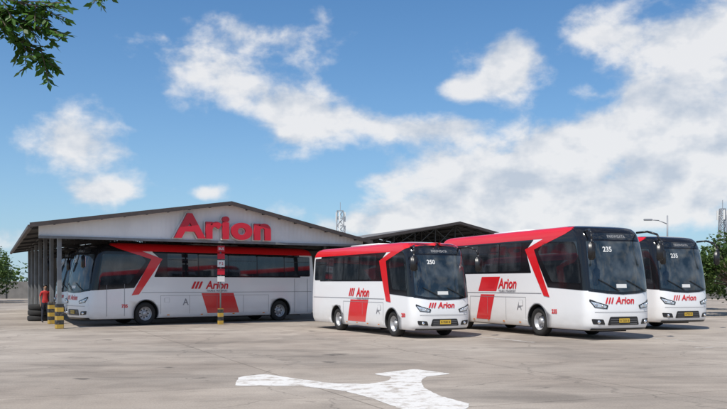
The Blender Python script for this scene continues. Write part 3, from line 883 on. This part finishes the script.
for _ in range(40):
    a=random.uniform(0,6.28); q=random.uniform(0.6,2.4)
    e=Vector((q*math.cos(a),q*math.sin(a),random.uniform(4.3,6.3)))
    if e.x>1.7: e.x=1.7; e.z=max(e.z,4.9)
    s=Vector((0.1,0.1,random.uniform(3.3,5.2)))
    branch([s,s.lerp(e,0.5)+Vector((0,0,0.15)),e],7,(0.2,0.4))
mesh_obj('limbs',wb,M['bark'],root); mesh_obj('leaves',lf,M['leaf2'],root)

# ------------------------------------------------------------------ towers and lamps
M['galv']=mat('galvanised_steel',(0.30,0.31,0.33),0.5,0.3)
def tower(name,loc,H,w0,w1,panels):
    root=empty(name,loc)
    bm=bmesh.new(); n=int(H/1.6)
    def c(i,j):
        t=i/n; w=w0+(w1-w0)*t; sx=(-1,1,1,-1)[j]; sy=(-1,-1,1,1)[j]
        return Vector((sx*w/2,sy*w/2,H*t))
    for i in range(n):
        for j in range(4):
            j2=(j+1)%4
            beam(bm,c(i,j),c(i+1,j),0.09); beam(bm,c(i,j),c(i+1,j2),0.045); beam(bm,c(i+1,j),c(i,j2),0.045); beam(bm,c(i+1,j),c(i+1,j2),0.045)
    beam(bm,(0,0,H),(0,0,H+2.0),0.05)
    mesh_obj('lattice',bm,M['galv'],root)
    bm=bmesh.new()
    for z in panels:
        for a in range(3):
            t=a*2.094+0.4; box(bm,(1.15*math.cos(t),1.15*math.sin(t),z),(0.35,0.35,2.2))
            beam(bm,(0,0,z),(1.15*math.cos(t),1.15*math.sin(t),z),0.04)
    mesh_obj('antenna_panels',bm,M['paper'],root)
    return root
tower('telecom_tower',(-5.4,200,0),19,2.6,1.4,(17.6,14.5))
tower('telecom_tower',(83.5,200,0),19.5,2.4,1.0,(18,))
root=empty('street_lamp',(21.2,60,0))
bm=bmesh.new(); path(bm,[(0,0,0),(0,0,3.5),(0,0,6.6)],0.09,0.05,10)
path(bm,[(0,0,6.0),(-0.6,0,6.25),(-1.2,0,6.3)],0.035,0.03)
mesh_obj('pole',bm,M['galv'],root,True)
bm=bmesh.new(); box(bm,(-1.35,0,6.3),(0.6,0.2,0.12)); bmesh.ops.bevel(bm,geom=bm.edges[:],offset=0.03,segments=2,affect='EDGES'); mesh_obj('lamp_head',bm,M['galv'],root)

# ------------------------------------------------------------------ sky
SUN_EL=R(57); SUN_AZ=Vector((-0.50,-0.866))
w=bpy.data.worlds.new('World'); scene.world=w; w.use_nodes=True
nt=w.node_tree; L=nt.links; N=nt.nodes.new
bg=nt.nodes['Background']; bg.inputs['Strength'].default_value=0.10
sky=N('ShaderNodeTexSky'); sky.sky_type='NISHITA'; sky.sun_disc=False; sky.sun_elevation=SUN_EL
sky.sun_rotation=math.atan2(SUN_AZ.x,SUN_AZ.y); sky.air_density=1.0; sky.dust_density=0.3; sky.ozone_density=2.0
tint=N('ShaderNodeMix'); tint.data_type='RGBA'; tint.blend_type='MULTIPLY'; tint.inputs['Factor'].default_value=1
tint.inputs['B'].default_value=(0.50,0.90,1.20,1); L.new(sky.outputs[0],tint.inputs['A'])
tc=N('ShaderNodeTexCoord'); sp=N('ShaderNodeSeparateXYZ'); L.new(tc.outputs['Generated'],sp.inputs[0])
def M2(op,a,b=None,c=None,clamp=False):
    n=N('ShaderNodeMath'); n.operation=op; n.use_clamp=clamp
    for i,v in enumerate((a,b,c)):
        if v is None: continue
        if isinstance(v,(int,float)): n.inputs[i].default_value=v
        else: L.new(v,n.inputs[i])
    return n.outputs[0]
az=M2('ARCTAN2',sp.outputs['X'],sp.outputs['Y']); el=M2('ARCSINE',sp.outputs['Z'])
cv=N('ShaderNodeCombineXYZ'); L.new(az,cv.inputs[0]); L.new(el,cv.inputs[1])
def A(px,py,rx,ry,wt):
    t=(px-363.5)/860; a=math.atan(t); e=math.atan((285-py)/860*math.cos(a)); return (a,e,rx/860,ry/860,wt)
blobs=[A(66,140,50,38,.95),A(108,193,50,14,.85),A(205,194,20,9,.7),
 A(300,122,72,34,1.0),A(225,84,50,26,.65),A(255,30,80,30,.45),A(180,58,36,24,.5),
 A(512,55,32,36,1.0),A(462,90,38,16,.85),A(430,127,48,13,.95),A(600,35,46,22,.5),
 A(695,85,85,90,1.15),A(640,172,150,50,1.05),A(505,190,115,42,1.0),A(395,224,140,20,.75),A(20,238,90,18,.5)]
tot=None
for a,e,ra,re,wt in blobs:
    v=N('ShaderNodeVectorMath'); v.operation='MULTIPLY_ADD'; L.new(cv.outputs[0],v.inputs[0]); v.inputs[1].default_value=(1/ra,1/re,0); v.inputs[2].default_value=(-a/ra,-e/re,0)
    ln=N('ShaderNodeVectorMath'); ln.operation='DOT_PRODUCT'; L.new(v.outputs[0],ln.inputs[0]); L.new(v.outputs[0],ln.inputs[1])
    g=M2('EXPONENT',M2('MULTIPLY',ln.outputs['Value'],-1.0))
    tot=M2('MULTIPLY',g,wt) if tot is None else M2('MULTIPLY_ADD',g,wt,tot)
def fbm(scale,off=(0,0,0),det=7,ro=0.56,dist=0.1,sz=1.5):
    mp=N('ShaderNodeMapping'); mp.inputs['Scale'].default_value=(1,1,sz); mp.inputs['Location'].default_value=off
    L.new(tc.outputs['Generated'],mp.inputs[0])
    n=N('ShaderNodeTexNoise'); n.inputs['Scale'].default_value=scale; n.inputs['Detail'].default_value=det; n.inputs['Roughness'].default_value=ro; n.inputs['Distortion'].default_value=dist
    L.new(mp.outputs[0],n.inputs['Vector']); return n.outputs['Fac']
n1=fbm(13.0); n2=fbm(13.0,off=(0.010,0.0,-0.028),det=4)
big=fbm(2.2,(3,1,0),3)
front=M2('GREATER_THAN',M2('COSINE',az),0.85)
other=M2('MULTIPLY',M2('SUBTRACT',1.0,front),M2('MULTIPLY',big,0.9))
cov=M2('ADD',M2('MINIMUM',tot,1.15),other)
dens=M2('ADD',cov,M2('MULTIPLY',M2('SUBTRACT',n1,0.5),2.2))
mr=N('ShaderNodeMapRange'); mr.interpolation_type='SMOOTHSTEP'; mr.inputs['From Min'].default_value=0.32; mr.inputs['From Max'].default_value=0.92
L.new(dens,mr.inputs['Value'])
fac=M2('MULTIPLY',mr.outputs[0],0.93)
sh=M2('MULTIPLY_ADD',M2('SUBTRACT',n1,n2),4.0,0.70,clamp=True)
cc=N('ShaderNodeMix'); cc.data_type='RGBA'; cc.inputs['A'].default_value=(5.4,6.0,6.9,1); cc.inputs['B'].default_value=(8.6,8.6,8.7,1)
L.new(sh,cc.inputs['Factor'])
hz=N('ShaderNodeMix'); hz.data_type='RGBA'; hz.inputs['B'].default_value=(5.2,6.5,7.8,1)
L.new(tint.outputs['Result'],hz.inputs['A']); L.new(M2('MULTIPLY',M2('EXPONENT',M2('MULTIPLY',M2('MAXIMUM',el,0.0),-8.0)),0.85),hz.inputs['Factor'])
mx=N('ShaderNodeMix'); mx.data_type='RGBA'; L.new(fac,mx.inputs['Factor']); L.new(hz.outputs['Result'],mx.inputs['A']); L.new(cc.outputs['Result'],mx.inputs['B'])
L.new(mx.outputs['Result'],bg.inputs['Color'])
w.cycles.sampling_method='MANUAL'; w.cycles.sample_map_resolution=512

sl=bpy.data.lights.new('sun','SUN'); sl.energy=4.8; sl.angle=R(0.5); sl.color=(1,0.95,0.87)
so=bpy.data.objects.new('sun',sl); link(so)
h=SUN_AZ.normalized(); d=Vector((h.x*math.cos(SUN_EL),h.y*math.cos(SUN_EL),math.sin(SUN_EL)))
so.rotation_euler=d.to_track_quat('Z','Y').to_euler(); so.location=(-20,-20,40)

# ------------------------------------------------------------------ camera
cam=bpy.data.cameras.new('camera'); co=bpy.data.objects.new('camera',cam); link(co)
co.location=(0,0,1.75); co.rotation_euler=(R(90),0,0)
cam.sensor_width=36; cam.lens=860/727*36; cam.shift_y=(285-204.5)/727; cam.clip_end=5000; cam.clip_start=0.05
scene.camera=co
scene.view_settings.view_transform='Standard'; scene.view_settings.look='None'; scene.view_settings.exposure=0
